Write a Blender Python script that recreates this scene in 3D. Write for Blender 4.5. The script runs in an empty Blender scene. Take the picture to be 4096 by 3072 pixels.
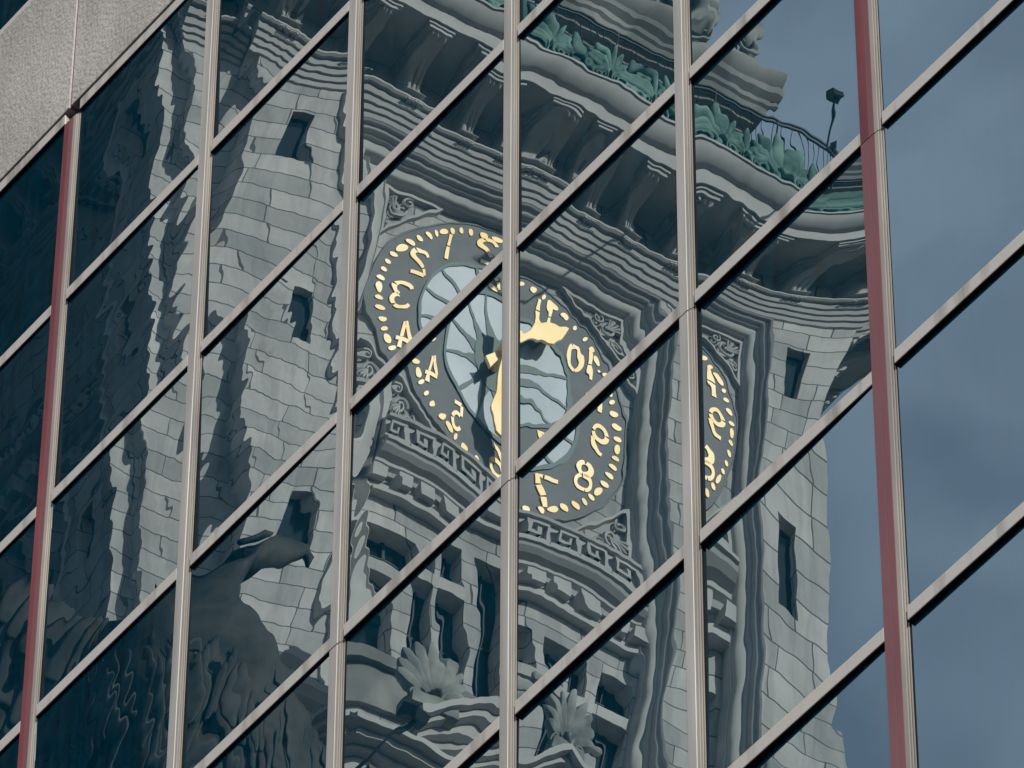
import bpy, math, random
import numpy as np
from mathutils import Vector, Matrix
random.seed(7)
S = bpy.context.scene
C = S.collection

# ------------------------------------------------------------------ camera, sky, sun, exposure
cam = bpy.data.cameras.new('camera'); camo = bpy.data.objects.new('camera', cam); C.objects.link(camo)
cam.sensor_width = 36.0; cam.lens = 31000/4096*36
cam.clip_start = 1.0; cam.clip_end = 6000
F = Vector((0.0, 0.6576253536511095, 0.7533451361993738))
RT = Vector((0.9999875849158896, -0.0037538980324966463, 0.003276928996509081))
UP = Vector((-0.0049829724147886075, -0.7533357833561437, 0.6576171891770308))
camo.matrix_world = Matrix(((RT.x, UP.x, -F.x, 0), (RT.y, UP.y, -F.y, 0), (RT.z, UP.z, -F.z, 1.6), (0, 0, 0, 1)))
S.camera = camo

SUN_DIR = Vector((0.12, -0.84, 0.43)).normalized()
elev = math.asin(SUN_DIR.z); az = math.atan2(SUN_DIR.x, SUN_DIR.y)
w = bpy.data.worlds.new('World'); S.world = w; w.use_nodes = True
nt = w.node_tree; nt.nodes.clear()
out = nt.nodes.new('ShaderNodeOutputWorld'); bg = nt.nodes.new('ShaderNodeBackground')
sky = nt.nodes.new('ShaderNodeTexSky'); sky.sky_type = 'NISHITA'; sky.sun_disc = False
sky.sun_elevation = elev; sky.sun_rotation = az; sky.dust_density = 1.5; sky.altitude = 50
tc = nt.nodes.new('ShaderNodeTexCoord'); mp = nt.nodes.new('ShaderNodeMapping'); mp.inputs['Scale'].default_value = (1, 1, 1.6)
n1 = nt.nodes.new('ShaderNodeTexNoise'); n1.inputs['Scale'].default_value = 26; n1.inputs['Detail'].default_value = 3; n1.inputs['Roughness'].default_value = .45
n1.inputs['Distortion'].default_value = .3
cr = nt.nodes.new('ShaderNodeValToRGB'); cr.color_ramp.elements[0].position = .34; cr.color_ramp.elements[1].position = .72
cr.color_ramp.elements[0].color = (0.38, .38, .38, 1); cr.color_ramp.elements[1].color = (.85, .85, .85, 1)
mx = nt.nodes.new('ShaderNodeMix'); mx.data_type = 'RGBA'
mx.inputs['B'].default_value = (5.4, 6.2, 7.4, 1)
nt.links.new(tc.outputs['Generated'], mp.inputs['Vector']); nt.links.new(mp.outputs[0], n1.inputs['Vector'])
nt.links.new(n1.outputs['Fac'], cr.inputs[0]); nt.links.new(cr.outputs[0], mx.inputs['Factor'])
nt.links.new(sky.outputs[0], mx.inputs['A']); nt.links.new(mx.outputs['Result'], bg.inputs['Color'])
bg.inputs['Strength'].default_value = 0.07
nt.links.new(bg.outputs[0], out.inputs['Surface'])
sl = bpy.data.lights.new('sun', 'SUN'); sl.energy = 4.4; sl.angle = math.radians(.5); sl.color = (1.0, .93, .84)
so = bpy.data.objects.new('sun', sl); C.objects.link(so); so.location = (0, -50, 150)
so.rotation_euler = SUN_DIR.to_track_quat('Z', 'Y').to_euler()
S.view_settings.view_transform = 'Standard'; S.view_settings.look = 'None'; S.view_settings.gamma = 1
S.view_settings.exposure = 0.22
S.cycles.max_bounces = 6; S.cycles.glossy_bounces = 4; S.cycles.diffuse_bounces = 3
S.cycles.caustics_reflective = False

# ------------------------------------------------------------------ materials
def mat(name, col, rough=.8, metal=0., noise=None, spec=.3, bump=None, coord='Object'):
    m = bpy.data.materials.new(name); m.use_nodes = True
    t = m.node_tree; b = t.nodes['Principled BSDF']
    b.inputs['Roughness'].default_value = rough; b.inputs['Metallic'].default_value = metal
    b.inputs['Specular IOR Level'].default_value = spec
    b.inputs['Base Color'].default_value = (*col, 1)
    if noise:
        sc, amt, col2, stretch = noise
        tcn = t.nodes.new('ShaderNodeTexCoord'); mpn = t.nodes.new('ShaderNodeMapping'); mpn.inputs['Scale'].default_value = stretch
        nn = t.nodes.new('ShaderNodeTexNoise'); nn.inputs['Scale'].default_value = sc; nn.inputs['Detail'].default_value = 6
        r = t.nodes.new('ShaderNodeValToRGB'); r.color_ramp.elements[0].position = .35; r.color_ramp.elements[1].position = .7
        r.color_ramp.elements[0].color = (*col, 1); r.color_ramp.elements[1].color = (*col2, 1)
        t.links.new(tcn.outputs[coord], mpn.inputs[0]); t.links.new(mpn.outputs[0], nn.inputs['Vector'])
        t.links.new(nn.outputs['Fac'], r.inputs[0]); t.links.new(r.outputs[0], b.inputs['Base Color'])
        if bump:
            bp = t.nodes.new('ShaderNodeBump'); bp.inputs['Strength'].default_value = bump; bp.inputs['Distance'].default_value = .02
            t.links.new(nn.outputs['Fac'], bp.inputs['Height']); t.links.new(bp.outputs[0], b.inputs['Normal'])
    return m

def ashlar(name, col, col2, joint):
    m = bpy.data.materials.new(name); m.use_nodes = True
    t = m.node_tree; b = t.nodes['Principled BSDF']; b.inputs['Roughness'].default_value = .9; b.inputs['Specular IOR Level'].default_value = .2; b.inputs['Diffuse Roughness'].default_value = .3
    tcn = t.nodes.new('ShaderNodeTexCoord'); sp = t.nodes.new('ShaderNodeSeparateXYZ'); ad = t.nodes.new('ShaderNodeMath'); cb = t.nodes.new('ShaderNodeCombineXYZ')
    t.links.new(tcn.outputs['Object'], sp.inputs[0]); t.links.new(sp.outputs['X'], ad.inputs[0]); t.links.new(sp.outputs['Y'], ad.inputs[1])
    t.links.new(ad.outputs[0], cb.inputs['X']); t.links.new(sp.outputs['Z'], cb.inputs['Y'])
    br = t.nodes.new('ShaderNodeTexBrick'); t.links.new(cb.outputs[0], br.inputs['Vector'])
    br.inputs['Scale'].default_value = 1; br.inputs['Brick Width'].default_value = 1.25; br.inputs['Row Height'].default_value = .58
    br.inputs['Mortar Size'].default_value = .018; br.inputs['Mortar Smooth'].default_value = .2; br.inputs['Bias'].default_value = 0
    br.inputs['Color1'].default_value = (*col, 1); br.inputs['Color2'].default_value = (*col2, 1); br.inputs['Mortar'].default_value = (*joint, 1)
    br.offset = .42; br.squash = .8; br.squash_frequency = 3
    nn = t.nodes.new('ShaderNodeTexNoise'); nn.inputs['Scale'].default_value = .55; nn.inputs['Detail'].default_value = 8; nn.inputs['Roughness'].default_value = .65
    t.links.new(tcn.outputs['Object'], nn.inputs['Vector'])
    mr = t.nodes.new('ShaderNodeMapRange'); mr.inputs['From Min'].default_value = .3; mr.inputs['From Max'].default_value = .7
    mr.inputs['To Min'].default_value = .78; mr.inputs['To Max'].default_value = 1.12; t.links.new(nn.outputs['Fac'], mr.inputs['Value'])
    sm = t.nodes.new('ShaderNodeMapping'); sm.inputs['Scale'].default_value = (1.6, 1.6, .12); t.links.new(tcn.outputs['Object'], sm.inputs[0])
    s2 = t.nodes.new('ShaderNodeTexNoise'); s2.inputs['Scale'].default_value = 1.3; s2.inputs['Detail'].default_value = 7; s2.inputs['Roughness'].default_value = .7; t.links.new(sm.outputs[0], s2.inputs['Vector'])
    m2 = t.nodes.new('ShaderNodeMapRange'); m2.inputs['From Min'].default_value = .32; m2.inputs['From Max'].default_value = .55; m2.inputs['To Min'].default_value = .72; m2.inputs['To Max'].default_value = 1.03; t.links.new(s2.outputs['Fac'], m2.inputs['Value'])
    mm = t.nodes.new('ShaderNodeMath'); mm.operation = 'MULTIPLY'; t.links.new(mr.outputs[0], mm.inputs[0]); t.links.new(m2.outputs[0], mm.inputs[1])
    mu = t.nodes.new('ShaderNodeVectorMath'); mu.operation = 'SCALE'; t.links.new(br.outputs['Color'], mu.inputs[0]); t.links.new(mm.outputs[0], mu.inputs['Scale'])
    t.links.new(mu.outputs[0], b.inputs['Base Color'])
    return m

M = {}
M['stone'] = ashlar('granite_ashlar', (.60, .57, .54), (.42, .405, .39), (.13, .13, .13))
M['trim'] = mat('granite_trim', (.38, .365, .35), .9, noise=(.9, 1, (.48, .46, .44), (1, 1, 1)), spec=.2)
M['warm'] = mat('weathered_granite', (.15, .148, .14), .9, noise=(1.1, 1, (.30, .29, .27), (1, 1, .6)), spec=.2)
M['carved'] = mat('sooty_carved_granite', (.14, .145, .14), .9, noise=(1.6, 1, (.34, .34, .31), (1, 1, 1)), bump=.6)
M['copper'] = mat('verdigris_copper', (.035, .085, .075), .8, noise=(3.2, 1, (.17, .28, .24), (1, 1, .7)), bump=.8)
M['dial'] = mat('dial_grey', (.19, .185, .185), .8, noise=(1.5, 1, (.225, .22, .22), (1, 1, 1)))
M['gold'] = mat('gilded_metal', (.90, .68, .36), .74, 1, noise=(.6, 1, (.98, .84, .62), (1, 1, 1)))
M['milk'] = mat('milk_glass', (.52, .545, .58), .5, noise=(.7, 1, (.70, .72, .75), (1, 1, 1)), spec=.5)
M['petal'] = mat('dial_tracery', (.20, .24, .22), .6)
M['dark'] = mat('dark_window_glass', (.008, .014, .018), .12, spec=.5)
M['void'] = mat('dark_interior', (.01, .012, .014), .9)
M['bronze'] = mat('weathered_bronze', (.010, .013, .015), .75, noise=(2.4, 1, (.045, .042, .036), (1, 1, .6)), bump=1.)
M['steel'] = mat('dark_painted_steel', (.02, .022, .025), .5)
M['wire'] = mat('railing_steel', (.03, .035, .04), .6)
M['alu'] = mat('clear_anodised_aluminium', (.31, .305, .295), .5, .25, noise=(2.4, 1, (.45, .442, .43), (3, 3, .25)), spec=.4)
M['sill'] = mat('stained_aluminium', (.21, .195, .18), .55, .2, noise=(7, 1, (.45, .44, .425), (1, 1, .1)), spec=.4)
M['bead'] = mat('grey_glazing_bead', (.26, .25, .235), .5, .2, noise=(2.5, 1, (.38, .36, .33), (1, 1, .3)))
M['red'] = mat('oxblood_painted_metal', (.09, .022, .026), .5, 0., noise=(2.2, 1, (.20, .05, .058), (2, 2, .2)), spec=.45)
M['redside'] = mat('faded_oxblood_metal', (.14, .058, .07), .5, 0., noise=(1.4, 1, (.18, .08, .09), (1, 1, .4)), spec=.4)
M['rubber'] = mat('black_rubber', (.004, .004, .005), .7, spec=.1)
M['precast'] = mat('precast_concrete', (.30, .293, .282), .9, noise=(34, 1, (.38, .372, .36), (1, 1, 1)), bump=.5)
rp = [n for n in M['sill'].node_tree.nodes if n.type == 'VALTORGB'][0]; rp.color_ramp.elements[0].position = .24; rp.color_ramp.elements[1].position = .46
pt_ = M['precast'].node_tree; pb = pt_.nodes['Principled BSDF']; pr = [n for n in pt_.nodes if n.type == 'VALTORGB'][0]
pc = pt_.nodes.new('ShaderNodeTexCoord'); pm_ = pt_.nodes.new('ShaderNodeMapping'); pm_.inputs['Scale'].default_value = (1, 1, .35)
pn = pt_.nodes.new('ShaderNodeTexNoise'); pn.inputs['Scale'].default_value = 2.6; pn.inputs['Detail'].default_value = 5
pq = pt_.nodes.new('ShaderNodeMapRange'); pq.inputs['From Min'].default_value = .3; pq.inputs['From Max'].default_value = .7; pq.inputs['To Min'].default_value = .78; pq.inputs['To Max'].default_value = 1.1
pv = pt_.nodes.new('ShaderNodeVectorMath'); pv.operation = 'SCALE'
pt_.links.new(pc.outputs['Object'], pm_.inputs[0]); pt_.links.new(pm_.outputs[0], pn.inputs['Vector']); pt_.links.new(pn.outputs['Fac'], pq.inputs['Value'])
pt_.links.new(pr.outputs[0], pv.inputs[0]); pt_.links.new(pq.outputs[0], pv.inputs['Scale']); pt_.links.new(pv.outputs[0], pb.inputs['Base Color'])
gm = bpy.data.materials.new('reflective_glass'); gm.use_nodes = True
t = gm.node_tree; b = t.nodes['Principled BSDF']
b.inputs['Base Color'].default_value = (.37, .455, .485, 1); b.inputs['Metallic'].default_value = 1.0; b.inputs['Roughness'].default_value = 0.0
df = t.nodes.new('ShaderNodeBsdfDiffuse'); df.inputs['Color'].default_value = (0.0, .34, .62, 1)   # body tint of the coated glass
ms = t.nodes.new('ShaderNodeMixShader'); ms.inputs[0].default_value = .04
gtc = t.nodes.new('ShaderNodeTexCoord'); gmp = t.nodes.new('ShaderNodeMapping'); gmp.inputs['Scale'].default_value = (9, 1, .9)
gn = t.nodes.new('ShaderNodeTexNoise'); gn.inputs['Scale'].default_value = 2.0; gn.inputs['Detail'].default_value = 7; gn.inputs['Roughness'].default_value = .65
gr = t.nodes.new('ShaderNodeMapRange'); gr.inputs['From Min'].default_value = .35; gr.inputs['From Max'].default_value = .75; gr.inputs['To Min'].default_value = .026; gr.inputs['To Max'].default_value = .065
t.links.new(gtc.outputs['Object'], gmp.inputs[0]); t.links.new(gmp.outputs[0], gn.inputs['Vector']); t.links.new(gn.outputs['Fac'], gr.inputs['Value']); t.links.new(gr.outputs[0], ms.inputs[0])
t.links.new(b.outputs[0], ms.inputs[1]); t.links.new(df.outputs[0], ms.inputs[2]); t.links.new(ms.outputs[0], t.nodes['Material Output'].inputs['Surface'])
M['glass'] = gm
M['asphalt'] = mat('asphalt', (.05, .05, .05), .9, noise=(3, 1, (.07, .07, .07), (1, 1, 1)))
M['pave'] = mat('city_paving', (.07, .07, .07), .9, noise=(2, 1, (.10, .10, .095), (1, 1, 1)))
M['paint'] = mat('road_paint', (.8, .8, .78), .7)

# ------------------------------------------------------------------ helpers
class MB:
    def __init__(s): s.v = []; s.f = []
    def quad(s, *p):
        n = len(s.v); s.v += [tuple(q) for q in p]; s.f.append(tuple(range(n, n+len(p))))
    def box(s, a0, a1, b0, b1, c0, c1, T=lambda a, b, c: (a, b, c)):
        n = len(s.v)
        for a in (a0, a1):
            for bb in (b0, b1):
                for c in (c0, c1): s.v.append(T(a, bb, c))
        for q in ((0, 1, 3, 2), (4, 6, 7, 5), (0, 4, 5, 1), (2, 3, 7, 6), (0, 2, 6, 4), (1, 5, 7, 3)): s.f.append(tuple(n+k for k in q))
    def strip(s, A, B, close=False):
        n = len(s.v); m = len(A); s.v += list(A)+list(B)
        for k in range(m if close else m-1):
            l = (k+1) % m; s.f.append((n+k, n+l, n+m+l, n+m+k))
    def prism(s, poly, T0, T1):
        A = [T0(*q) for q in poly]; B = [T1(*q) for q in poly]
        s.strip(A, B, True); n = len(s.v); s.v += A+B; m = len(A)
        s.f.append(tuple(range(n, n+m))); s.f.append(tuple(range(n+2*m-1, n+m-1, -1)))
    def tube(s, pts, rad, k=8):
        pts = [Vector(p) for p in pts]; rr = rad if isinstance(rad, (list, tuple)) else [rad]*len(pts)
        rings = []; 
        for i, p in enumerate(pts):
            d = (pts[min(i+1, len(pts)-1)]-pts[max(i-1, 0)]).normalized()
            a = d.orthogonal().normalized() if i == 0 else (pa-d*pa.dot(d)).normalized()
            pa = a; bb = d.cross(a)
            rings.append([tuple(p+(a*math.cos(2*math.pi*j/k)+bb*math.sin(2*math.pi*j/k))*rr[i]) for j in range(k)])
        for i in range(len(rings)-1): s.strip(rings[i], rings[i+1], True)
        for r in (rings[0], rings[-1][::-1]):
            n = len(s.v); s.v += r; s.f.append(tuple(range(n, n+k)))
    def ell(s, c, ax, k=10, l=6):          # ellipsoid, ax = three axis vectors
        c = Vector(c); ax = [Vector(a) for a in ax]; rings = []
        for i in range(l+1):
            ph = math.pi*i/l
            rings.append([tuple(c+ax[2]*math.cos(ph)+(ax[0]*math.cos(2*math.pi*j/k)+ax[1]*math.sin(2*math.pi*j/k))*math.sin(ph)) for j in range(k)])
        for i in range(l): s.strip(rings[i], rings[i+1], True)
    def build(s, name, m, parent=None, smooth=False, merge=True):
        me = bpy.data.meshes.new(name); me.from_pydata(s.v, [], s.f); 
        if merge:
            import bmesh
            bm = bmesh.new(); bm.from_mesh(me); bmesh.ops.remove_doubles(bm, verts=bm.verts, dist=1e-4)
            bmesh.ops.recalc_face_normals(bm, faces=bm.faces); bm.to_mesh(me); bm.free()
        me.materials.append(m)
        if smooth:
            me.polygons.foreach_set('use_smooth', [True]*len(me.polygons))
            if smooth == 'angle': me.set_sharp_from_angle(angle=math.radians(40))
        o = bpy.data.objects.new(name, me); C.objects.link(o); o.parent = parent
        return o

def root(name, label, cat, loc=(0, 0, 0), group=None):
    o = bpy.data.objects.new(name, None); C.objects.link(o); o.location = loc; o.empty_display_size = 1
    o['label'] = label; o['category'] = cat
    if group: o['group'] = group
    return o
def structure(o): o['kind'] = 'structure'; return o

# ------------------------------------------------------------------ ground
g = MB(); g.quad((-4000, -4000, 0), (4000, -4000, 0), (4000, 4000, 0), (-4000, 4000, 0)); structure(g.build('ground', M['pave'], merge=False))
G0 = Vector((-2.728972843528239, 30.802705961718313, 39.47673118808077))
H = Vector((0.6130105827479106, -0.7900746961136441, 0.0)); N = Vector((-0.7900746961136441, -0.6130105827479106, 0.0)); Z = Vector((0, 0, 1))
base = Vector((G0.x, G0.y, 0))
def gp(s, d, z): return tuple(base + H*s + N*d + Z*z)
g = MB(); g.box(-300, 300, 5, 16, -.2, .004, gp); structure(g.build('road', M['asphalt']))
g = MB(); g.box(-300, 300, .3, 5, -.2, .14, gp); structure(g.build('pavement', M['pave']))
g = MB()
for k in range(-20, 20): g.quad(gp(k*9, 10.4, .008), gp(k*9+3, 10.4, .008), gp(k*9+3, 10.55, .008), gp(k*9, 10.55, .008))
structure(g.build('road_marking', M['paint'], merge=False))

# ------------------------------------------------------------------ office building (the curtain wall)
CW = 1.5; AZ = 1.8466279373274288
I0, I1, J0, J1 = -2, 7, -2, 7
ob = root('office_building', 'mirror glass office block with pale metal grid and two dark red uprights', 'building', (base.x, base.y, 0))
ob.matrix_world = Matrix(((H.x, -N.x, 0, base.x), (H.y, -N.y, 0, base.y), (0, 0, 1, 0), (0, 0, 0, 1)))
# local frame: x along the facade, y into the building, z up
GZ = G0.z
WARP = {
 (1, 0):(0.00727,0.00936,-0.00021,-0.00068,0.00075,0.00000,0.00002,0.00009,-0.00016),
 (1, 1):(0.00608,0.00871,0.00259,0.00008,-0.00086,-0.00013,0.00013,0.00027,-0.00086),
 (1, 2):(0.00970,0.01083,0.00085,0.00026,0.00006,-0.00001,0.00004,0.00003,0.00001),
 (1, 3):(0.00845,0.01112,0.00282,0.00132,-0.00066,-0.00007,0.00019,0.00020,-0.00015),
 (1, 4):(0.00634,0.00776,0.00000,0.00000,0.00001,0.00000,0.00000,0.00000,0.00000),
 (2, 0):(0.00741,0.00527,-0.00000,-0.00001,-0.00001,0.00000,0.00000,0.00000,0.00000),
 (2, 1):(0.00755,0.00514,-0.00033,-0.00048,0.00012,0.00000,0.00002,0.00005,-0.00002),
# (2, 2) rms px 24.2 max 58
 (2, 2):(0.00691,0.00371,-0.00029,0.00005,-0.00113,-0.00066,-0.00085,-0.00053,0.00009),
# (2, 3) rms px 74.9 max 200
 (2, 3):(0.00445,0.00009,-0.00068,0.00106,0.00032,-0.00183,0.00101,0.00104,-0.00037),
# (2, 4) rms px 49.2 max 96
 (2, 4):(0.00384,0.00270,0.00009,0.00042,0.00023,-0.00009,0.00022,0.00020,-0.00002),
 (3, 0):(0.00515,0.00489,-0.00000,-0.00001,-0.00002,0.00000,0.00000,0.00000,0.00001),
 (3, 1):(0.00510,0.00516,-0.00000,-0.00001,-0.00001,0.00000,0.00000,0.00000,0.00000),
 (3, 2):(0.00342,0.00377,-0.00079,-0.00135,-0.00020,0.00000,0.00018,0.00024,-0.00013),
# (3, 3) rms px 56.7 max 159
 (3, 3):(0.00200,0.00177,-0.00084,-0.00023,-0.00004,0.00021,0.00045,0.00080,0.00002),
# (3, 4) rms px 65.2 max 165
 (3, 4):(-0.00096,-0.00208,0.00056,0.00109,0.00042,-0.00031,0.00063,0.00069,-0.00042),
 (3, 5):(-0.00237,-0.00396,-0.00062,0.00107,-0.00052,0.00000,-0.00004,0.00013,-0.00010),
 (4, 3):(0.00506,-0.00110,0.00002,-0.00009,0.00019,-0.00000,0.00000,0.00001,-0.00004),
# (4, 4) rms px 94.3 max 188
 (4, 4):(0.01369,-0.00098,0.00032,-0.00267,-0.00313,0.00305,-0.00201,-0.00465,-0.00092),
 (4, 5):(0.01190,0.00028,0.00254,0.00642,0.00358,0.00074,0.00005,0.00033,0.00025),
 (4, 6):(0.01002,-0.00298,0.00000,0.00000,-0.00000,0.00000,0.00000,0.00000,-0.00000),
 (5, 2):(-0.00345,0.00022,0.00000,0.00000,-0.00000,-0.00000,-0.00000,-0.00000,0.00000),
 (5, 3):(-0.00336,0.00022,0.00000,0.00000,-0.00000,-0.00000,-0.00000,-0.00000,0.00000),
 (5, 4):(-0.00328,0.00021,0.00000,0.00000,-0.00000,-0.00000,-0.00000,-0.00000,0.00000),
 (5, 5):(-0.00174,0.00011,0.00000,0.00000,-0.00000,-0.00000,-0.00000,-0.00000,0.00000),
 (0, 0):(0.00807,0.00985,-0.00000,0.00000,0.00001,0.00000,-0.00000,0.00000,0.00000),
 (0, 1):(0.00754,0.00953,0.00000,0.00001,0.00002,0.00000,0.00000,0.00000,0.00000),
 (0, 2):(0.00323,0.00926,0.00000,0.00000,0.00002,0.00000,0.00000,0.00000,0.00001),
 (0, 3):(0.00151,0.00911,0.00000,0.00000,0.00002,0.00000,0.00000,0.00000,0.00001),
 (0, 4):(0.00214,0.00850,-0.00000,0.00000,0.00002,0.00000,-0.00000,0.00000,0.00001),
 (-1, 1):(0.00360,0.00972,0.00000,0.00001,0.00002,0.00000,0.00000,0.00000,0.00001),
 (-1, 2):(0.00328,0.00972,0.00000,0.00001,0.00002,0.00000,0.00000,0.00000,0.00001),
 (-1, 3):(0.00298,0.00962,0.00000,0.00001,0.00002,0.00000,0.00000,0.00000,0.00001),
}
WAVE = 1.0
def pane(i, j):
    x0 = i*CW - .012; x1 = (i+1)*CW - .02; z1 = GZ - j*AZ + .006; z0 = GZ - (j+1)*AZ - .004
    rng = random.Random(i*131+j*17+5)
    fine = -1 <= i <= 5 and -1 <= j <= 6
    nx, nz = (76, 92) if fine else (8, 8)
    xs = np.linspace(x0, x1, nx); zs = np.linspace(z0, z1, nz)
    X, ZZ = np.meshgrid(xs, zs)
    s = X-(i+.5)*CW; t = ZZ-(GZ-(j+.5)*AZ)
    c = WARP.get((i, j)) or (rng.uniform(-.0012, .0012), rng.uniform(-.0012, .0012), 0, 0, 0, 0, 0, 0, 0)
    h0 = c[0]*s+c[1]*t+c[2]*s*s+c[3]*s*t+c[4]*t*t+c[5]*s**3+c[6]*s*s*t+c[7]*s*t*t+c[8]*t**3
    h = 0*s
    calm = rng.uniform(.5, 1.4)
    calm = {(1, 1): .5, (2, 2): .5, (2, 3): .6, (3, 3): .8, (3, 4): .65, (4, 4): .6, (4, 5): .35, (1, 2): 1.0}.get((i, j), calm)
    # roller wave and heat-soak ripple of the toughened glass, plus the pinch at the edge spacer
    for lam, sl_, n in ((.85, .00038, 3), (.42, .00020, 4), (.25, .00013, 4), (.14, .00010, 5)):
        for q in range(n):
            a = rng.uniform(0, math.pi); l = lam*rng.uniform(.8, 1.25); k = 2*math.pi/l
            amp = sl_*rng.uniform(.5, 1.1)/k*WAVE*calm
            h = h + amp*np.sin(k*(X*math.cos(a)+ZZ*math.sin(a))+rng.uniform(0, 6.28)+.8*np.sin(2.1*ZZ+1.3*X))
    e = .085
    A = .0026*rng.uniform(.4, 1.4); B = .0028*rng.uniform(.4, 1.3)
    h = h + A*e*np.exp(-(X-x0)/e) + B*e*np.exp(-(x1-X)/e) + .0007*e*(np.exp(-(ZZ-z0)/e)+np.exp(-(z1-ZZ)/e))
    for bas in (s, t, s*t, s*s-(s*s).mean(), t*t-(t*t).mean()): h = h - bas*float((h*bas).sum()/(bas*bas).sum())
    h = h0 + h - h.mean()
    co = np.stack([X, -h, ZZ], -1).reshape(-1, 3)
    fs = [(r*nx+q, r*nx+q+1, (r+1)*nx+q+1, (r+1)*nx+q) for r in range(nz-1) for q in range(nx-1)]
    me = bpy.data.meshes.new('window_pane'); me.from_pydata(co.tolist(), [], fs)
    me.polygons.foreach_set('use_smooth', [True]*len(me.polygons)); me.materials.append(M['glass'])
    o = bpy.data.objects.new('window_pane', me); C.objects.link(o); o.parent = ob
    return o
for i in range(I0, I1):
    for j in range(J0, J1):
        if j == -1 and i <= 2: continue
        pane(i, j)
# precast spandrel band above the top glazing row, to the left
def panel(i, x0, x1):
    z0 = GZ + .082; z1 = GZ + .925*AZ
    m = MB(); m.box(x0, x1, -.035, .1, z0, z1)
    o = m.build('stone_panel', M['precast'], ob)
    bv = o.modifiers.new('b', 'BEVEL'); bv.width = .006; bv.segments = 2
for i in range(I0, 3): panel(i, i*CW-.055, (i+1)*CW-.075)
for i in range(I0, 3):
    m = MB(); m.box(i*CW-.0735, i*CW-.0565, -.026, .08, GZ+.082, GZ+.925*AZ); m.build('joint_strip', M['redside'], ob)
# mullions
zt = GZ-J0*AZ; zb = GZ-J1*AZ
def mullion(i):
    red = i in (0, 5)
    top = GZ+.006 if i <= 2 else zt
    x = i*CW
    o = None
    w_ = .138 if i == 5 else .128 if i == 0 else .110
    def bar(parts, name, mt, par, z0, z1, bev=0):
        m = MB()
        for q in parts: m.box(x+q[0], x+q[1], q[2], .05, z0, z1)
        oo = m.build(name, mt, par)
        if bev: bv = oo.modifiers.new('b', 'BEVEL'); bv.width = bev; bv.segments = 2
        return oo
    jz = GZ-{0: 0, 1: 5, 2: 4, 3: 4, 4: 4, 5: 4}.get(i, 3)*AZ-.028        # splice in the upright
    for z0, z1, low in ((zb, jz-.004, True), (jz+.004, top, False)):
        if z1-z0 < .1: continue
        if red:
            o = bar([(-w_, -.080, -.024)], 'mullion', M['redside'] if low and i == 5 else M['red'], ob, z0, z1)
            bar([(-.0765, -.034, -.0225)], 'side_channel', M['redside'], o, z0, z1)
            bar([(-.0799, -.0766, -.017)], 'groove', M['rubber'], o, z0, z1)
        else:
            o = bar([(-w_, -.040, -.024)], 'mullion', M['alu'], ob, z0, z1, .003)
        ex = .014 if red else 0
        bar([(-.0385 if not red else -.0335, -.020+ex, -.019), (-.0145+ex, -.0055+ex, -.013), (-.0005+ex, .008+ex, -.007)], 'glazing_bead', M['bead'], o, z0, z1)
        bar([(-.0198+ex, -.0147+ex, -.010), (-.0053+ex, -.0007+ex, -.006), (.0082+ex, .0125+ex, -.004)], 'gasket_or_soffit_shade', M['rubber'], o, z0, z1)
    bar([(-w_+.004, -.03, -.016)], 'splice_sleeve', M['rubber'], ob, jz-.0038, jz+.0038)
for i in range(I0, I1+1): mullion(i)
for i in range(I0, I1):
    for j in range(J0, J1+1):
        if j == -1 and i <= 2:
            pass
        z = GZ-j*AZ
        if j == -1 and i <= 2: z = GZ+.925*AZ
        jit = random.uniform(-.0015, .0015)
        wl = .138 if i+1 == 5 else .128 if i+1 == 0 else .110
        x0 = i*CW+(.013 if i not in (0, 5) else .027); x1 = (i+1)*CW-wl-.0008
        if j == 0 and 0 < i < 2: x0 -= 0
        m = MB(); m.box(x0, x1, -.0225+jit*.5, .04, z-.0195, z+.079)
        o = m.build('transom', M['sill'], ob)
        bv = o.modifiers.new('b', 'BEVEL'); bv.width = .005; bv.segments = 2
        m = MB(); m.box(x0+.001, x1-.001, -.0215+jit*.5, .03, z-.030, z-.020); m.build('gasket_or_soffit_shade', M['rubber'], o)  # black strip under the transom: soffit shade put into its colour
# the body of the block behind and around the detailed bays
W = MB()
xa, xb, za, zb2 = -14.0, 26.0, 0.0, 52.0
X0, X1, Z0, Z1 = I0*CW-.02, I1*CW-.02, zb+.01, zt-.01
W.box(xa, xb, .06, 25, za, zb2)
wb = W.build('wall', M['void'], ob)
og = M['glass']
W = MB()
for (p0, p1, q0, q1) in ((xa, X0, za, zb2), (X1, xb, za, zb2), (X0, X1, za, Z0), (X0, X1, Z1, zb2)): W.box(p0, p1, .02, .055, q0, q1)
W.build('outer_glazing', og, ob)
W = MB()
k = xa
for q in range(int((xb-xa)/CW)+1):
    x = xa+q*CW
    if X0-.2 < x < X1+.2:
        W.box(x-.1, x, -.03, .02, za, Z0-.05); W.box(x-.1, x, -.03, .02, Z1+.05, zb2)
    else: W.box(x-.1, x, -.03, .02, za, zb2)
z = GZ
zz = [GZ-j*AZ for j in range(-7, 21)]
for z in zz:
    if Z0-.1 < z < Z1+.1: W.box(xa, X0-.15, -.026, .02, z, z+.1); W.box(X1+.05, xb, -.026, .02, z, z+.1)
    elif 0 < z < zb2-.2: W.box(xa, xb, -.026, .02, z, z+.1)
W.build('outer_grid', M['alu'], ob)

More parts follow.
